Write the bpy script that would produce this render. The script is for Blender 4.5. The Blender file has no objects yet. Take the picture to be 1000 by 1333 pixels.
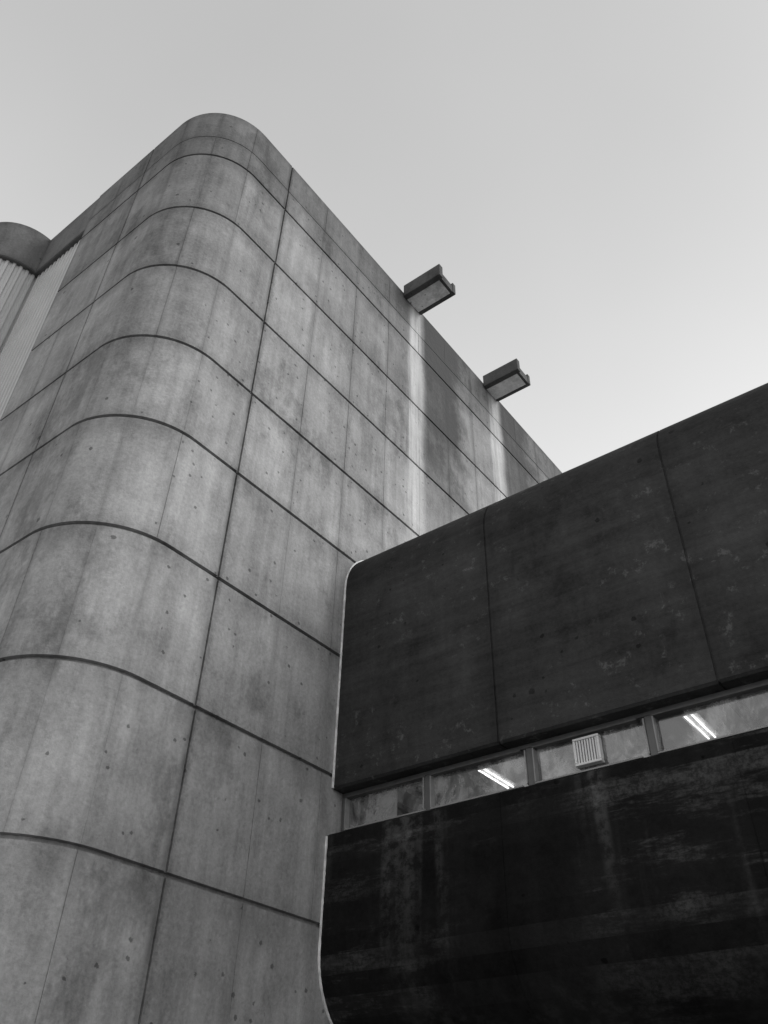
import bpy, math, random
from mathutils import Matrix, Vector
random.seed(7)
S=6.0; H=1.6
sc=bpy.context.scene
def V(x,y,z): return (x*S,y*S,z*S+H)

# ---------- node helpers ----------
class NT:
    def __init__(s,name):
        s.m=bpy.data.materials.new(name); s.m.use_nodes=True
        s.t=s.m.node_tree; s.n=s.t.nodes; s.b=s.n['Principled BSDF']; s.out=s.n['Material Output']
    def new(s,t,**k):
        n=s.n.new(t)
        for a,b in k.items(): setattr(n,a,b)
        return n
    def link(s,a,b): s.t.links.new(a,b)
    def setin(s,sock,v):
        if hasattr(v,'is_output') or hasattr(v,'node'): s.link(v,sock)
        else: sock.default_value=v
    def M(s,op,a,b=0.0,c=0.0,clamp=False):
        n=s.new('ShaderNodeMath',operation=op,use_clamp=clamp)
        s.setin(n.inputs[0],a); s.setin(n.inputs[1],b); s.setin(n.inputs[2],c)
        return n.outputs[0]
    def SS(s,v,lo,hi,tlo=0.0,thi=1.0):
        n=s.new('ShaderNodeMapRange',interpolation_type='SMOOTHSTEP')
        s.setin(n.inputs[0],v); n.inputs[1].default_value=lo;n.inputs[2].default_value=hi
        n.inputs[3].default_value=tlo;n.inputs[4].default_value=thi
        return n.outputs[0]
    def noise(s,co,scale,detail=5,rough=.55,dist=0,sc3=None):
        if sc3:
            mp=s.new('ShaderNodeMapping'); s.link(co,mp.inputs[0]); mp.inputs[3].default_value=sc3; co=mp.outputs[0]
        n=s.new('ShaderNodeTexNoise'); s.link(co,n.inputs['Vector'])
        n.inputs['Scale'].default_value=scale;n.inputs['Detail'].default_value=detail
        n.inputs['Roughness'].default_value=rough;n.inputs['Distortion'].default_value=dist
        return n.outputs[0]
    def gray(s,v):
        c=s.new('ShaderNodeCombineColor'); 
        for i in range(3): s.setin(c.inputs[i],v)
        return c.outputs[0]

def simple(name,val,rough=.6,var=.15,scale=6,metal=0):
    k=NT(name); co=k.new('ShaderNodeTexCoord').outputs['Object']
    n=k.noise(co,scale,3)
    v=k.M('MULTIPLY',k.M('ADD',k.M('MULTIPLY',k.M('SUBTRACT',n,.5),var*3),1),val)
    k.link(k.gray(v),k.b.inputs['Base Color']); k.b.inputs['Roughness'].default_value=rough
    k.b.inputs['Metallic'].default_value=metal
    return k.m

def concrete(name,base,c_large,c_streak,c_med,kind):
    k=NT(name); tc=k.new('ShaderNodeTexCoord'); co=tc.outputs['Object']
    sep=k.new('ShaderNodeSeparateXYZ'); k.link(co,sep.inputs[0]); X,Y,Z=sep.outputs
    at=k.new('ShaderNodeAttribute',attribute_name='panel'); sc_=k.new('ShaderNodeSeparateColor'); k.link(at.outputs['Color'],sc_.inputs[0])
    tone,G,B=sc_.outputs
    large=k.noise(co,.45,3,.6)
    med=k.noise(co,1.7,6,.66)
    fine=k.noise(co,24,4,.75)
    streak=k.noise(co,1.0,4,.62,0,(2.6,2.6,.30))
    streak2=k.noise(co,1.0,4,.6,0,(9.0,9.0,.45))
    def dev(n,a): return k.M('MULTIPLY',k.M('SUBTRACT',n,.5),a)
    v=k.M('ADD',1.0,dev(large,c_large))
    v=k.M('ADD',v,dev(streak,c_streak)); v=k.M('ADD',v,dev(streak2,c_streak*.6))
    v=k.M('ADD',v,dev(med,c_med)); v=k.M('ADD',v,dev(fine,.85))
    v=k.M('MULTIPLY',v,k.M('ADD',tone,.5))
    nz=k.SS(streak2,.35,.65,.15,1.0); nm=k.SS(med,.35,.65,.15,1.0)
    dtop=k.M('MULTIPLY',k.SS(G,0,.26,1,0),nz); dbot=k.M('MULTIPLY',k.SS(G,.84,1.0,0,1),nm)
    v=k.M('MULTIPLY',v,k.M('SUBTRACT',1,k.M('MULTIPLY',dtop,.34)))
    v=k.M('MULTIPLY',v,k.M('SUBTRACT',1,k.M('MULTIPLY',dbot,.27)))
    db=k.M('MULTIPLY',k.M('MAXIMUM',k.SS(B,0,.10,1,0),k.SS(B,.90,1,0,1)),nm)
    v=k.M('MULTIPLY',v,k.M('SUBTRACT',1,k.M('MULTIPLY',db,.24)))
    vo=k.new('ShaderNodeTexVoronoi'); k.link(co,vo.inputs['Vector']); vo.inputs['Scale'].default_value=5.2
    spc=k.new('ShaderNodeSeparateColor'); k.link(vo.outputs['Color'],spc.inputs[0])
    rad=k.M('MULTIPLY',k.M('POWER',spc.outputs[0],2.2),.17)
    hole=k.SS(k.M('SUBTRACT',k.M('ADD',vo.outputs['Distance'],dev(fine,.22)),rad),-.02,.01,1,0)
    v=k.M('MULTIPLY',v,k.M('SUBTRACT',1,k.M('MULTIPLY',hole,.55)))
    pn=k.noise(co,.8,6,.74,0,(1,1,.7))
    patch=k.SS(pn,.53,.66)
    v=k.M('MULTIPLY',v,k.M('SUBTRACT',1,k.M('MULTIPLY',patch,.34)))
    lp=k.SS(pn,.33,.46,1,0)
    v=k.M('ADD',v,k.M('MULTIPLY',lp,.18))
    cell=k.M('FLOOR',k.M('DIVIDE',Z,.17)); wn=k.new('ShaderNodeTexWhiteNoise',noise_dimensions='1D'); k.link(cell,wn.inputs['W'])
    if kind in('wing','low'): v=k.M('ADD',v,k.M('MULTIPLY',dev(wn.outputs[0],.55 if kind=='low' else .2),k.SS(streak,.35,.6,.3,1)))
    if kind=='tower':
        onface=k.M('GREATER_THAN',X,-1.06*S)
        dc=k.M('ABSOLUTE',k.M('ADD',k.M('SUBTRACT',Y,.788*S),k.M('ADD',dev(fine,.10),dev(med,.12))))
        sm=k.M('MULTIPLY',k.M('MULTIPLY',k.SS(dc,.01,.085,1,0),k.SS(med,.4,.6,.3,1)),onface)
        v=k.M('MULTIPLY',v,k.M('SUBTRACT',1,k.M('MULTIPLY',sm,.42)))
        for yc,w,dk in ((1.395,.044,1.0),(1.88,.044,.85)):
            d=k.M('ABSOLUTE',k.M('SUBTRACT',k.M('ADD',Y,dev(streak2,.30)),yc*S))
            m=k.M('MULTIPLY',k.SS(d,w*S*.30,w*S*1.15,1,0),k.SS(Z,.9*S+H,2.0*S+H,.25,1))
            m=k.M('MULTIPLY',m,k.SS(streak2,.3,.6,.6,1))
            m=k.M('MULTIPLY',m,onface)
            d2=k.M('SUBTRACT',Y,(yc+.035)*S)
            m2=k.M('MULTIPLY',k.SS(d2,0,.03*S,0,1),k.SS(k.M('ADD',d2,dev(med,1.6)),.14*S,.30*S,1,0))
            m2=k.M('MULTIPLY',m2,k.SS(k.M('ADD',Z,dev(streak,3.5)),1.35*S+H,1.9*S+H,0.15,1))
            m2=k.M('MULTIPLY',m2,onface)
            v=k.M('MULTIPLY',v,k.M('SUBTRACT',1,k.M('MULTIPLY',m2,.62*dk)))
            v=k.M('ADD',v,k.M('MULTIPLY',m,1.15*dk))
    if kind=='low':
        dn=k.noise(co,1.0,4,.6,0,(2.0,2.0,.10))
        dr=k.M('MULTIPLY',k.SS(dn,.53,.66),k.SS(k.noise(co,8,4,.75),.38,.62,.1,1))
        dr=k.M('MULTIPLY',dr,k.SS(Z,.22*S+H,.5*S+H,.3,1))
        v=k.M('ADD',v,k.M('MULTIPLY',dr,3.6))
        hb=k.SS(k.M('ADD',k.noise(co,1.0,6,.75,0,(.8,.8,5.0)),dev(wn.outputs[0],.10)),.48,.62)
        v=k.M('ADD',v,k.M('MULTIPLY',k.M('MULTIPLY',hb,k.SS(large,.36,.54)),k.M('MULTIPLY',k.SS(fine,.35,.65,.3,1.3),2.6)))
    if kind=='wing':
        hb=k.noise(co,1.0,5,.7,0,(.7,.7,9.0))
        v=k.M('ADD',v,dev(hb,1.2))
        sp=k.SS(k.noise(co,5,6,.78),.56,.67)
        v=k.M('ADD',v,k.M('MULTIPLY',k.M('MULTIPLY',sp,k.SS(large,.40,.56)),1.3))
        te=k.SS(k.M('ADD',Z,dev(streak2,.9)),.98*S+H,1.06*S+H)
        v=k.M('MULTIPLY',v,k.M('SUBTRACT',1,k.M('MULTIPLY',te,.30)))
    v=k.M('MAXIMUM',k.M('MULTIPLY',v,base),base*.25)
    k.link(k.gray(v),k.b.inputs['Base Color'])
    k.b.inputs['Roughness'].default_value=.9; k.b.inputs['Specular IOR Level'].default_value=.2 if kind!='low' else .08
    bp=k.new('ShaderNodeBump'); bp.inputs['Strength'].default_value=.6; bp.inputs['Distance'].default_value=.025
    k.link(k.noise(co,7,4,.7),bp.inputs['Height']); k.link(bp.outputs[0],k.b.inputs['Normal'])
    return k.m

m_tower=concrete('tower_concrete',.262,.8,1.0,1.15,'tower')
m_cap=concrete('cap_concrete',.13,.7,.8,.8,'plain')
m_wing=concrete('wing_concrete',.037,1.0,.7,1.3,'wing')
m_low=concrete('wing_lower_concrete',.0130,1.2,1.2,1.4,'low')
m_spout=concrete('spout_concrete',.085,.6,.6,.8,'plain')
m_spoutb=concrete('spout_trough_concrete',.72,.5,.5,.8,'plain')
m_clad=simple('corrugated_cladding_paint',.46,.5,.10,1.5)
m_roof=simple('roof_felt',.10,.9,.2,2)
m_strip=simple('pale_strip',.68,.6,.5,9)  # pale strip following the wing profile where it meets the tower
m_frame=simple('window_frame_paint',.085,.5,.25,12)
m_frame_l=simple('window_bead_paint',.24,.5,.25,12)
m_vent=simple('vent_plastic',.65,.45,.08,20)
m_dark=simple('dark_void',.03,.8,.1,3)
m_int=simple('interior_plaster',.55,.8,.15,1)
m_ground=simple('paving_concrete',.27,.95,.3,3)
m_paper=simple('blind_fabric',.6,.8,.1,8)

def finish(name,verts,faces,mat,parent=None,cols=None,smooth=False):
    me=bpy.data.meshes.new(name); me.from_pydata(verts,[],faces); me.update()
    ob=bpy.data.objects.new(name,me); sc.collection.objects.link(ob); me.materials.append(mat)
    ca=me.color_attributes.new('panel','FLOAT_COLOR','CORNER')
    if cols is not None:
        i=0
        for f in cols:
            for c in f:
                ca.data[i].color=(c[0],c[1],c[2],1); i+=1
    else:
        for d in ca.data: d.color=(.5,.5,.5,1)
    if smooth:
        for p in me.polygons: p.use_smooth=True
        me.set_sharp_from_angle(angle=math.radians(25))
    if parent: ob.parent=parent
    return ob
def box(name,x0,x1,y0,y1,z0,z1,mat,parent,bev=0):
    v=[V(x,y,z) for x in(x0,x1) for y in (y0,y1) for z in (z0,z1)]
    f=[(0,1,3,2),(4,6,7,5),(0,4,5,1),(2,3,7,6),(0,2,6,4),(1,5,7,3)]
    ob=finish(name,v,f,mat,parent)
    if bev:
        b=ob.modifiers.new('bev','BEVEL'); b.width=bev; b.segments=2
    return ob

def build_path(segs):
    s=0;L=[]
    for g in segs:
        if g[0]=='L': l=math.dist(g[1],g[2])
        else: l=abs(g[2]*math.radians(g[4]-g[3]))
        L.append((s,s+l,g)); s+=l
    def ev(q):
        for a,b,g in L:
            if q<=b+1e-9: break
        t=min(1,max(0,(q-a)/(b-a)))
        if g[0]=='L':
            return (g[1][0]+(g[2][0]-g[1][0])*t,g[1][1]+(g[2][1]-g[1][1])*t),g[3]
        an=math.radians(g[3]+(g[4]-g[3])*t)
        return (g[1][0]+g[2]*math.cos(an),g[1][1]+g[2]*math.sin(an)),(math.cos(an),math.sin(an))
    return L,s,ev
def samples(L,total,grooves,arcstep=.006):
    pts=set([0,total])
    for a,b,g in L:
        pts.add(a);pts.add(b)
        if g[0]=='A':
            n=int((b-a)/arcstep)
            for i in range(n): pts.add(a+(b-a)*i/n)
    res=[]
    gs=sorted(grooves)
    edges=[0]+[g[0] for g in gs]+[total]
    for p in pts:
        if any(abs(p-g[0])<=g[1]/2+.0032 for g in gs): continue
        res.append((p,0,0))
    for g,w,d in gs:
        res+= [(g-w/2,0,1),(g-w/2+w*.12,d,1),(g+w/2-w*.12,d,1),(g+w/2,0,1)]
    res.sort()
    out=[]
    for p,i,fl in res:
        c=0
        while c<len(edges)-2 and p>edges[c+1]: c+=1
        out.append((p,i,c,(p-edges[c])/(edges[c+1]-edges[c]),fl))
    return out
def tone_rand(r,c,amp):
    random.seed(r*131+c*17+5); return .5+random.uniform(-amp,amp)
def seamfac(r,s):
    random.seed(r*977+int(s*20)*31+3); return random.choice((.12,.4,.8,1.0))
def grid(name,A,B,pos,mat,parent,amp,rowtone=None,smooth=True,seam=False):
    verts=[];faces=[];cols=[]
    for a in A:
        for b in B:
            bi=b[1]
            if seam and 0<bi<.003: bi*=seamfac(a[2],b[0]+.004)
            s=b[0]
            if seam and b[4]:
                random.seed(a[2]*57+int(b[0]/.05)*7); s+=random.uniform(-.0026,.0026)
            verts.append(pos(a[0],s,max(a[1],bi)))
    nb=len(B)
    for i in range(len(A)-1):
        for j in range(nb-1):
            q=[i*nb+j,i*nb+j+1,(i+1)*nb+j+1,(i+1)*nb+j]
            r=A[i][2];c=B[j][2]
            t=tone_rand(r,c,amp)
            if rowtone: t=(t+.5)*rowtone(A[i][0],r)-.5
            ga=A[i][3]; gb=A[i+1][3] if A[i+1][2]==A[i][2] else 1.0
            ba=B[j][3]; bb=B[j+1][3] if B[j+1][2]==B[j][2] else 1.0
            faces.append(q);cols.append([(t,ga,ba),(t,ga,bb),(t,gb,bb),(t,gb,ba)])
    return finish(name,verts,faces,mat,parent,cols,smooth)

def empty(n):
    e=bpy.data.objects.new(n,None); sc.collection.objects.link(e); return e
tower=empty('rounded_concrete_tower'); wing=empty('dark_concrete_wing')

# ================= TOWER =================
R=.166; TOP=2.301
segs=[('L',(-1.524,.51),(-1-R,.51),(0,-1)),('A',(-1-R,.51+R),R,-90,0),('L',(-1,.51+R),(-1,2.75),(1,0))]
L,T,ev=build_path(segs)
sL=.358-0.112
sA=.358; arc=R*math.pi/2; sC=sA+arc+.112
gr=[(sL,.0046,.004),(sA+arc*.12,.0014,.001),(sA+arc*.5,.0014,.001),(sA+arc*.88,.0014,.001),(sC,.0046,.004),(.12,.0014,.001)]
y=.943
while y<2.7:
    gr.append((sC+(y-.788),.0016,.0012)); y+=.155
B=samples(L,T,gr)
joints=[2.165,2.07,1.82,1.582,1.338,1.107,.853,.602,.346,.09,-.16]
jw=[.003]+[.0078]*10; jd=[.002]+[.0075]*10
edges=[TOP]+joints+[-.30]
def zrows():
    out=[(2.2,.0551,0,0),(TOP,.055,0,0),(TOP,.004,0,0),(TOP-.004,0,0,.02)]
    for i,j in enumerate(joints):
        w=jw[i];d=jd[i]
        h=edges[i]-edges[i+1]; h2=edges[i+1]-edges[i+2]
        out+= [(j+w/2,0,i,1-w/2/h),(j+w/2-w*.12,d,i,1),(j-w/2+w*.12,d,i+1,0),(j-w/2,0,i+1,w/2/h2)]
    out.append((-.30,0,len(joints),1))
    return out
A=zrows()
def pos(a,b,ind):
    p,n=ev(b); return V(p[0]-n[0]*ind,p[1]-n[1]*ind,a)
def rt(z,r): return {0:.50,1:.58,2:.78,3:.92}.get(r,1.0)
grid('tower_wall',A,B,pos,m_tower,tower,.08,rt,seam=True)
box('tower_core',-3.4,-1.06,.575,2.7,-.267,2.205,m_roof,tower)
box('tower_rear_wall',-3.4,-1.001,2.7,2.75,-.267,TOP-.001,m_cap,tower)
box('tower_side_return',-1.5245,-1.50,.512,.60,-.267,TOP-.002,m_cap,tower)
def band(name,segs,z0,z1,mat,thick=.05,gro=[]):
    L,T,ev=build_path(segs); B=samples(L,T,gro)
    A=[(z1-.02,thick,0,0),(z1,thick,0,0),(z1,.003,0,0),(z1-.003,0,0,.03),(z0+.003,0,0,.97),(z0,.003,0,1),(z0,thick,0,1)]
    return grid(name,A,B,lambda a,b,i:(lambda p,n:V(p[0]-n[0]*i,p[1]-n[1]*i,a))(*ev(b)),mat,tower,.03)
def clad(name,segs,z0,z1,mat):
    L,T,ev=build_path(segs); pitch=.020;B=[];s=0
    while s<T:
        for f,i in ((0,0),(.38,0),(.5,.0048),(.88,.0048)):
            if s+f*pitch<T: B.append((s+f*pitch,i,0,.5))
        s+=pitch
    B.append((T,0,0,.5))
    A=[(z1,0,0,.5),(z0,0,0,.5)]
    return grid(name,A,B,lambda a,b,i:(lambda p,n:V(p[0]-n[0]*i,p[1]-n[1]*i,a))(*ev(b)),mat,tower,0,smooth=False)
band('alcove_parapet',[('L',(-1.775,.512),(-1.526,.512),(0,-1))],2.125,TOP-.001,m_cap)
clad('alcove_cladding',[('L',(-1.775,.524),(-1.526,.524),(0,-1))],-.267,2.14,m_clad)
r2=.145
band('rear_bay_parapet',[('L',(-3.3,.36),(-1.77-r2,.36),(0,-1)),('A',(-1.77-r2,.36+r2),r2,-90,0),('L',(-1.77,.36+r2),(-1.77,.60),(1,0))],2.125,TOP-.003,m_cap)
r3=r2-.012
clad('rear_bay_cladding',[('L',(-3.3,.372),(-1.77-r2,.372),(0,-1)),('A',(-1.77-r2,.36+r2),r3,-90,0),('L',(-1.782,.36+r2),(-1.782,.60),(1,0))],-.267,2.14,m_clad)
def spout(y0,idx):
    y1=y0+.10;x0=-.999;x1=-.856;z0=2.272;z1=2.333;t=.020
    box('spout_near_cheek_%d'%idx,x0,x1,y0,y0+t,z0+.004,z1,m_spout,tower,.014)
    box('spout_far_cheek_%d'%idx,x0,x1-.004,y1-t*.8,y1,z0+.008,z1-.004,m_spout,tower,.014)
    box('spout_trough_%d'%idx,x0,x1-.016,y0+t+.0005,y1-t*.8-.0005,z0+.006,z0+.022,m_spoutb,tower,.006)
    box('spout_weir_%d'%idx,x1-.0155,x1-.006,y0+t+.0005,y1-t*.8-.0005,z0+.007,z0+.040,m_spout,tower,.006)
spout(1.325,1);spout(1.812,2)

# ================= WING =================
XL=-.9985; XR=1.6
wj=[-.646,-.283,.08,.443,.806,1.169]
def xcols(depth,w): 
    return samples([(0,XR-XL,('L',))],XR-XL,[(x-XL,w,depth) for x in wj])
def profile_grid(name,segs,grooves,mat,amp,depth,w):
    L,T,ev=build_path(segs); A=samples(L,T,grooves,.008)
    Bc=xcols(depth,w)
    return grid(name,A,Bc,lambda a,b,i:(lambda p,n:V(XL+b,p[0]-n[0]*i,p[1]-n[1]*i))(*ev(a)),mat,wing,amp)
ru=.12
up=[('L',(2.6,1.023+ru),(1.13+ru,1.023+ru),(0,1)),('A',(1.13+ru,1.023),ru,90,180),('L',(1.13,1.023),(1.13,.581),(-1,0)),('A',(1.134,.581),.004,180,270),('L',(1.134,.577),(1.20,.577),(0,-1))]
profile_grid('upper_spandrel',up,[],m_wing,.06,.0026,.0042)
rl=.14; yl=1.122
lo=[('L',(1.20,.497),(yl+.006,.495),(0,1)),('A',(yl+.004,.491),.004,90,180),('L',(yl,.491),(yl,.31),(-1,0)),('A',(yl+rl,.31),rl,180,270),('L',(yl+rl,.31-rl),(2.6,.31-rl),(0,-1))]
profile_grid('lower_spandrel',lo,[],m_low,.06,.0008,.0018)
def bead(name,prof,w=.003,t=.003):
    vs=[];fs=[]
    for i,(y,z,ny,nz) in enumerate(prof):
        random.seed(i*3+len(name)); j=random.uniform(.8,1.1)
        for (x,o) in ((-.9995,-.001),(-.9995,t*j),(-.9995+w*j,t*j),(-.9995+w*j,-.001)):
            vs.append(V(x,y+ny*o,z+nz*o))
    for i in range(len(prof)-1):
        for j in range(4):
            a=i*4+j;b=i*4+(j+1)%4; fs.append((a,b,b+4,a+4))
    finish(name,vs,fs,m_strip,wing)
def prof_pts(segs):
    L,T,ev=build_path(segs);o=[]
    n=70
    for s in sorted(set([T*i/n for i in range(n+1)])):
        p,nn=ev(s);o.append((p[0],p[1],nn[0],nn[1]))
    return o
bead('sealant_upper',prof_pts([('L',(1.35,1.023+ru),(1.13+ru,1.023+ru),(0,1)),('A',(1.13+ru,1.023),ru,90,180),('L',(1.13,1.023),(1.13,.579),(-1,0))]))
bead('sealant_lower',prof_pts([('L',(yl,.49),(yl,.31),(-1,0)),('A',(yl+rl,.31),rl,180,270)]))
yw=1.162
box('window_head',XL,XR,yw-.004,yw+.02,.5705,.5765,m_frame,wing)
box('window_sill',XL,XR,yw-.004,yw+.02,.4985,.5075,m_frame,wing,.005)
mull=[-.9965,-.8077,-.607,-.4038,-.2,0,.2,.4,.6,.8,1.0,1.2,1.4]
for i,x in enumerate(mull):
    box('mullion_%d'%i,x-.0060+(.004 if i==0 else 0),x+.0060-(.002 if i==0 else 0),yw-.004,yw+.018,.508,.570,m_frame,wing,.004)
    box('mullion_bead_%d'%i,x+.0063,x+.0085,yw-.006,yw+.012,.5115,.5670,m_frame_l,wing)
    box('head_bead_%d'%i,x+.0063,x+.185,yw-.006,yw+.004,.5675,.5702,m_frame,wing)
    box('sill_bead_%d'%i,x+.0063,x+.185,yw-.006,yw+.004,.5085,.5108,m_frame_l,wing)
    if i: box('mullion_beadl_%d'%i,x-.0085,x-.0063,yw-.006,yw+.012,.5115,.5670,m_frame_l,wing)
k=NT('window_glass'); co=k.new('ShaderNodeTexCoord').outputs['Object']
tr=k.new('ShaderNodeBsdfTransparent'); tr.inputs[0].default_value=(.85,.85,.85,1)
gl=k.new('ShaderNodeBsdfGlossy'); gl.inputs['Roughness'].default_value=.10; gl.inputs[0].default_value=(.9,.9,.9,1)
df=k.new('ShaderNodeBsdfDiffuse'); df.inputs[0].default_value=(.42,.42,.42,1)
fr=k.new('ShaderNodeFresnel'); fr.inputs[0].default_value=1.5
bpn=k.new('ShaderNodeBump'); bpn.inputs['Strength'].default_value=.3; k.link(k.noise(co,2.5,3),bpn.inputs['Height']); k.link(bpn.outputs[0],gl.inputs['Normal'])
m1=k.new('ShaderNodeMixShader'); k.link(k.SS(k.noise(co,3.0,6,.75,.6,(1,1,.6)),.38,.64,.03,.7),m1.inputs[0]); k.link(tr.outputs[0],m1.inputs[1]);k.link(df.outputs[0],m1.inputs[2])
m2=k.new('ShaderNodeMixShader'); k.link(k.M('ADD',fr.outputs[0],.10),m2.inputs[0]);k.link(m1.outputs[0],m2.inputs[1]);k.link(gl.outputs[0],m2.inputs[2])
k.link(m2.outputs[0],k.out.inputs['Surface']); m_glass=k.m
for i in range(len(mull)-1):
    x0=mull[i]+.0086;x1=mull[i+1]-.0086
    finish('pane_%d'%i,[V(x0,yw+.005,.508),V(x1,yw+.005,.508),V(x1,yw+.005,.5705),V(x0,yw+.005,.5705)],[(0,1,2,3)],m_glass,wing)
box('room_ceiling',XL,XR,yw+.03,2.2,.615,.63,m_int,wing)
box('room_back_wall',XL,XR,2.2,2.22,.2,.63,m_int,wing)
box('room_floor',XL,XR,yw+.03,2.2,.2,.21,m_dark,wing)
box('room_end_wall',XR,XR+.02,1.2,2.6,.171,1.14,m_wing,wing)
box('head_blocking',XL,XR,yw+.021,yw+.03,.5705,.63,m_int,wing)
box('paper_blind',-.928,-.882,yw+.008,yw+.010,.514,.566,m_paper,wing)
for i in range(8):
    box('ceiling_beam_%d'%i,XL+.07+i*.31,XL+.085+i*.31,yw+.031,2.19,.600,.6148,m_dark,wing)
ke=NT('fluorescent_tube_glow'); ke.b.inputs['Emission Color'].default_value=(1,1,1,1); ke.b.inputs['Emission Strength'].default_value=3.2
for i in range(0,6):
    x=-.755+.383*i
    box('light_housing_%d'%i,x-.013,x+.013,1.215,1.36,.603,.612,m_int,wing)
    for dx in (-.0055,.0055):
        bpy.ops.mesh.primitive_cylinder_add(radius=.0016*S,depth=.135*S,location=V(x+dx,1.2875,.5995),rotation=(math.pi/2,0,0))
        o=bpy.context.object;o.name='fluorescent_tube_%d'%i;o.data.materials.append(ke.m);o.parent=wing
vx,vz=-.5066,.5404;hs=.022;yv=yw-.004
for nm,a in (('t',(vx-hs,vx+hs,vz+hs-.004,vz+hs)),('b',(vx-hs,vx+hs,vz-hs,vz-hs+.004)),('l',(vx-hs,vx-hs+.004,vz-hs+.0041,vz+hs-.0041)),('r',(vx+hs-.004,vx+hs,vz-hs+.0041,vz+hs-.0041))):
    box('vent_frame_'+nm,a[0],a[1],yv-.004,yv+.008,a[2],a[3],m_vent,wing,.006)
box('vent_back',vx-hs+.004,vx+hs-.004,yv+.003,yv+.0075,vz-hs+.004,vz+hs-.004,m_frame,wing)
for i in range(8):
    x=vx-hs+.0065+i*.0045
    box('vent_slat_%d'%i,x-.0012,x+.0012,yv-.002,yv+.0028,vz-hs+.0042,vz+hs-.0042,m_vent,wing)
box('undercroft_wall',XL,XR,1.9,1.95,-.267,.169,m_low,wing)
finish('ground',[(-900,-900,0),(900,-900,0),(900,900,0),(-900,900,0)],[(0,1,2,3)],m_ground)

# ================= WORLD (overcast) =================
az=66; el=32
w=bpy.data.worlds.new('World'); sc.world=w; w.use_nodes=True; t=w.node_tree
bg=t.nodes['Background']; sky=t.nodes.new('ShaderNodeTexSky'); sky.sky_type='NISHITA'; sky.sun_disc=False
sky.sun_elevation=math.radians(el); sky.sun_rotation=math.radians(az); sky.air_density=1.0; sky.dust_density=2.0; sky.ozone_density=1
bw=t.nodes.new('ShaderNodeRGBToBW'); t.links.new(sky.outputs[0],bw.inputs[0])
ma=t.nodes.new('ShaderNodeMath'); ma.operation='MULTIPLY_ADD'; t.links.new(bw.outputs[0],ma.inputs[0]); ma.inputs[1].default_value=1.1; ma.inputs[2].default_value=3.65
tcw=t.nodes.new('ShaderNodeTexCoord'); sx=t.nodes.new('ShaderNodeSeparateXYZ'); t.links.new(tcw.outputs['Generated'],sx.inputs[0])
mr=t.nodes.new('ShaderNodeMapRange'); mr.interpolation_type='SMOOTHSTEP'; t.links.new(sx.outputs[2],mr.inputs[0])
mr.inputs[1].default_value=.97; mr.inputs[2].default_value=.45; mr.inputs[3].default_value=0; mr.inputs[4].default_value=3.0
nzw=t.nodes.new('ShaderNodeTexNoise'); t.links.new(tcw.outputs['Generated'],nzw.inputs['Vector']); nzw.inputs['Scale'].default_value=2.2; nzw.inputs['Detail'].default_value=3
mn=t.nodes.new('ShaderNodeMath'); mn.operation='MULTIPLY_ADD'; t.links.new(nzw.outputs[0],mn.inputs[0]); mn.inputs[1].default_value=.9; mn.inputs[2].default_value=-.45
a1=t.nodes.new('ShaderNodeMath'); a1.operation='ADD'; t.links.new(ma.outputs[0],a1.inputs[0]); t.links.new(mr.outputs[0],a1.inputs[1])
a2=t.nodes.new('ShaderNodeMath'); a2.operation='ADD'; t.links.new(a1.outputs[0],a2.inputs[0]); t.links.new(mn.outputs[0],a2.inputs[1])
t.links.new(a2.outputs[0],bg.inputs[0]); bg.inputs[1].default_value=.11
sd=bpy.data.lights.new('sun','SUN'); sd.energy=1.2; sd.angle=math.radians(25); sd.color=(1,1,1)
so=bpy.data.objects.new('sun',sd); sc.collection.objects.link(so)
d=Vector((math.sin(math.radians(az))*math.cos(math.radians(el)),math.cos(math.radians(az))*math.cos(math.radians(el)),math.sin(math.radians(el))))
so.rotation_euler=d.to_track_quat('Z','Y').to_euler()

# ================= CAMERA =================
Rm=Matrix([[0.79403,0.37189,0.48085],[0.60746,-0.51488,-0.60489],[0.02262,0.7724,-0.63474]])
cam=bpy.data.cameras.new('camera'); co_=bpy.data.objects.new('camera',cam); sc.collection.objects.link(co_)
mw=Rm.to_4x4(); mw.translation=(0,0,H); co_.matrix_world=mw
cam.sensor_fit='VERTICAL'; cam.sensor_height=36; cam.lens=36*1088.3/1333; cam.clip_end=3000
sc.camera=co_
sc.view_settings.view_transform='Standard'; sc.view_settings.look='None'; sc.view_settings.exposure=0
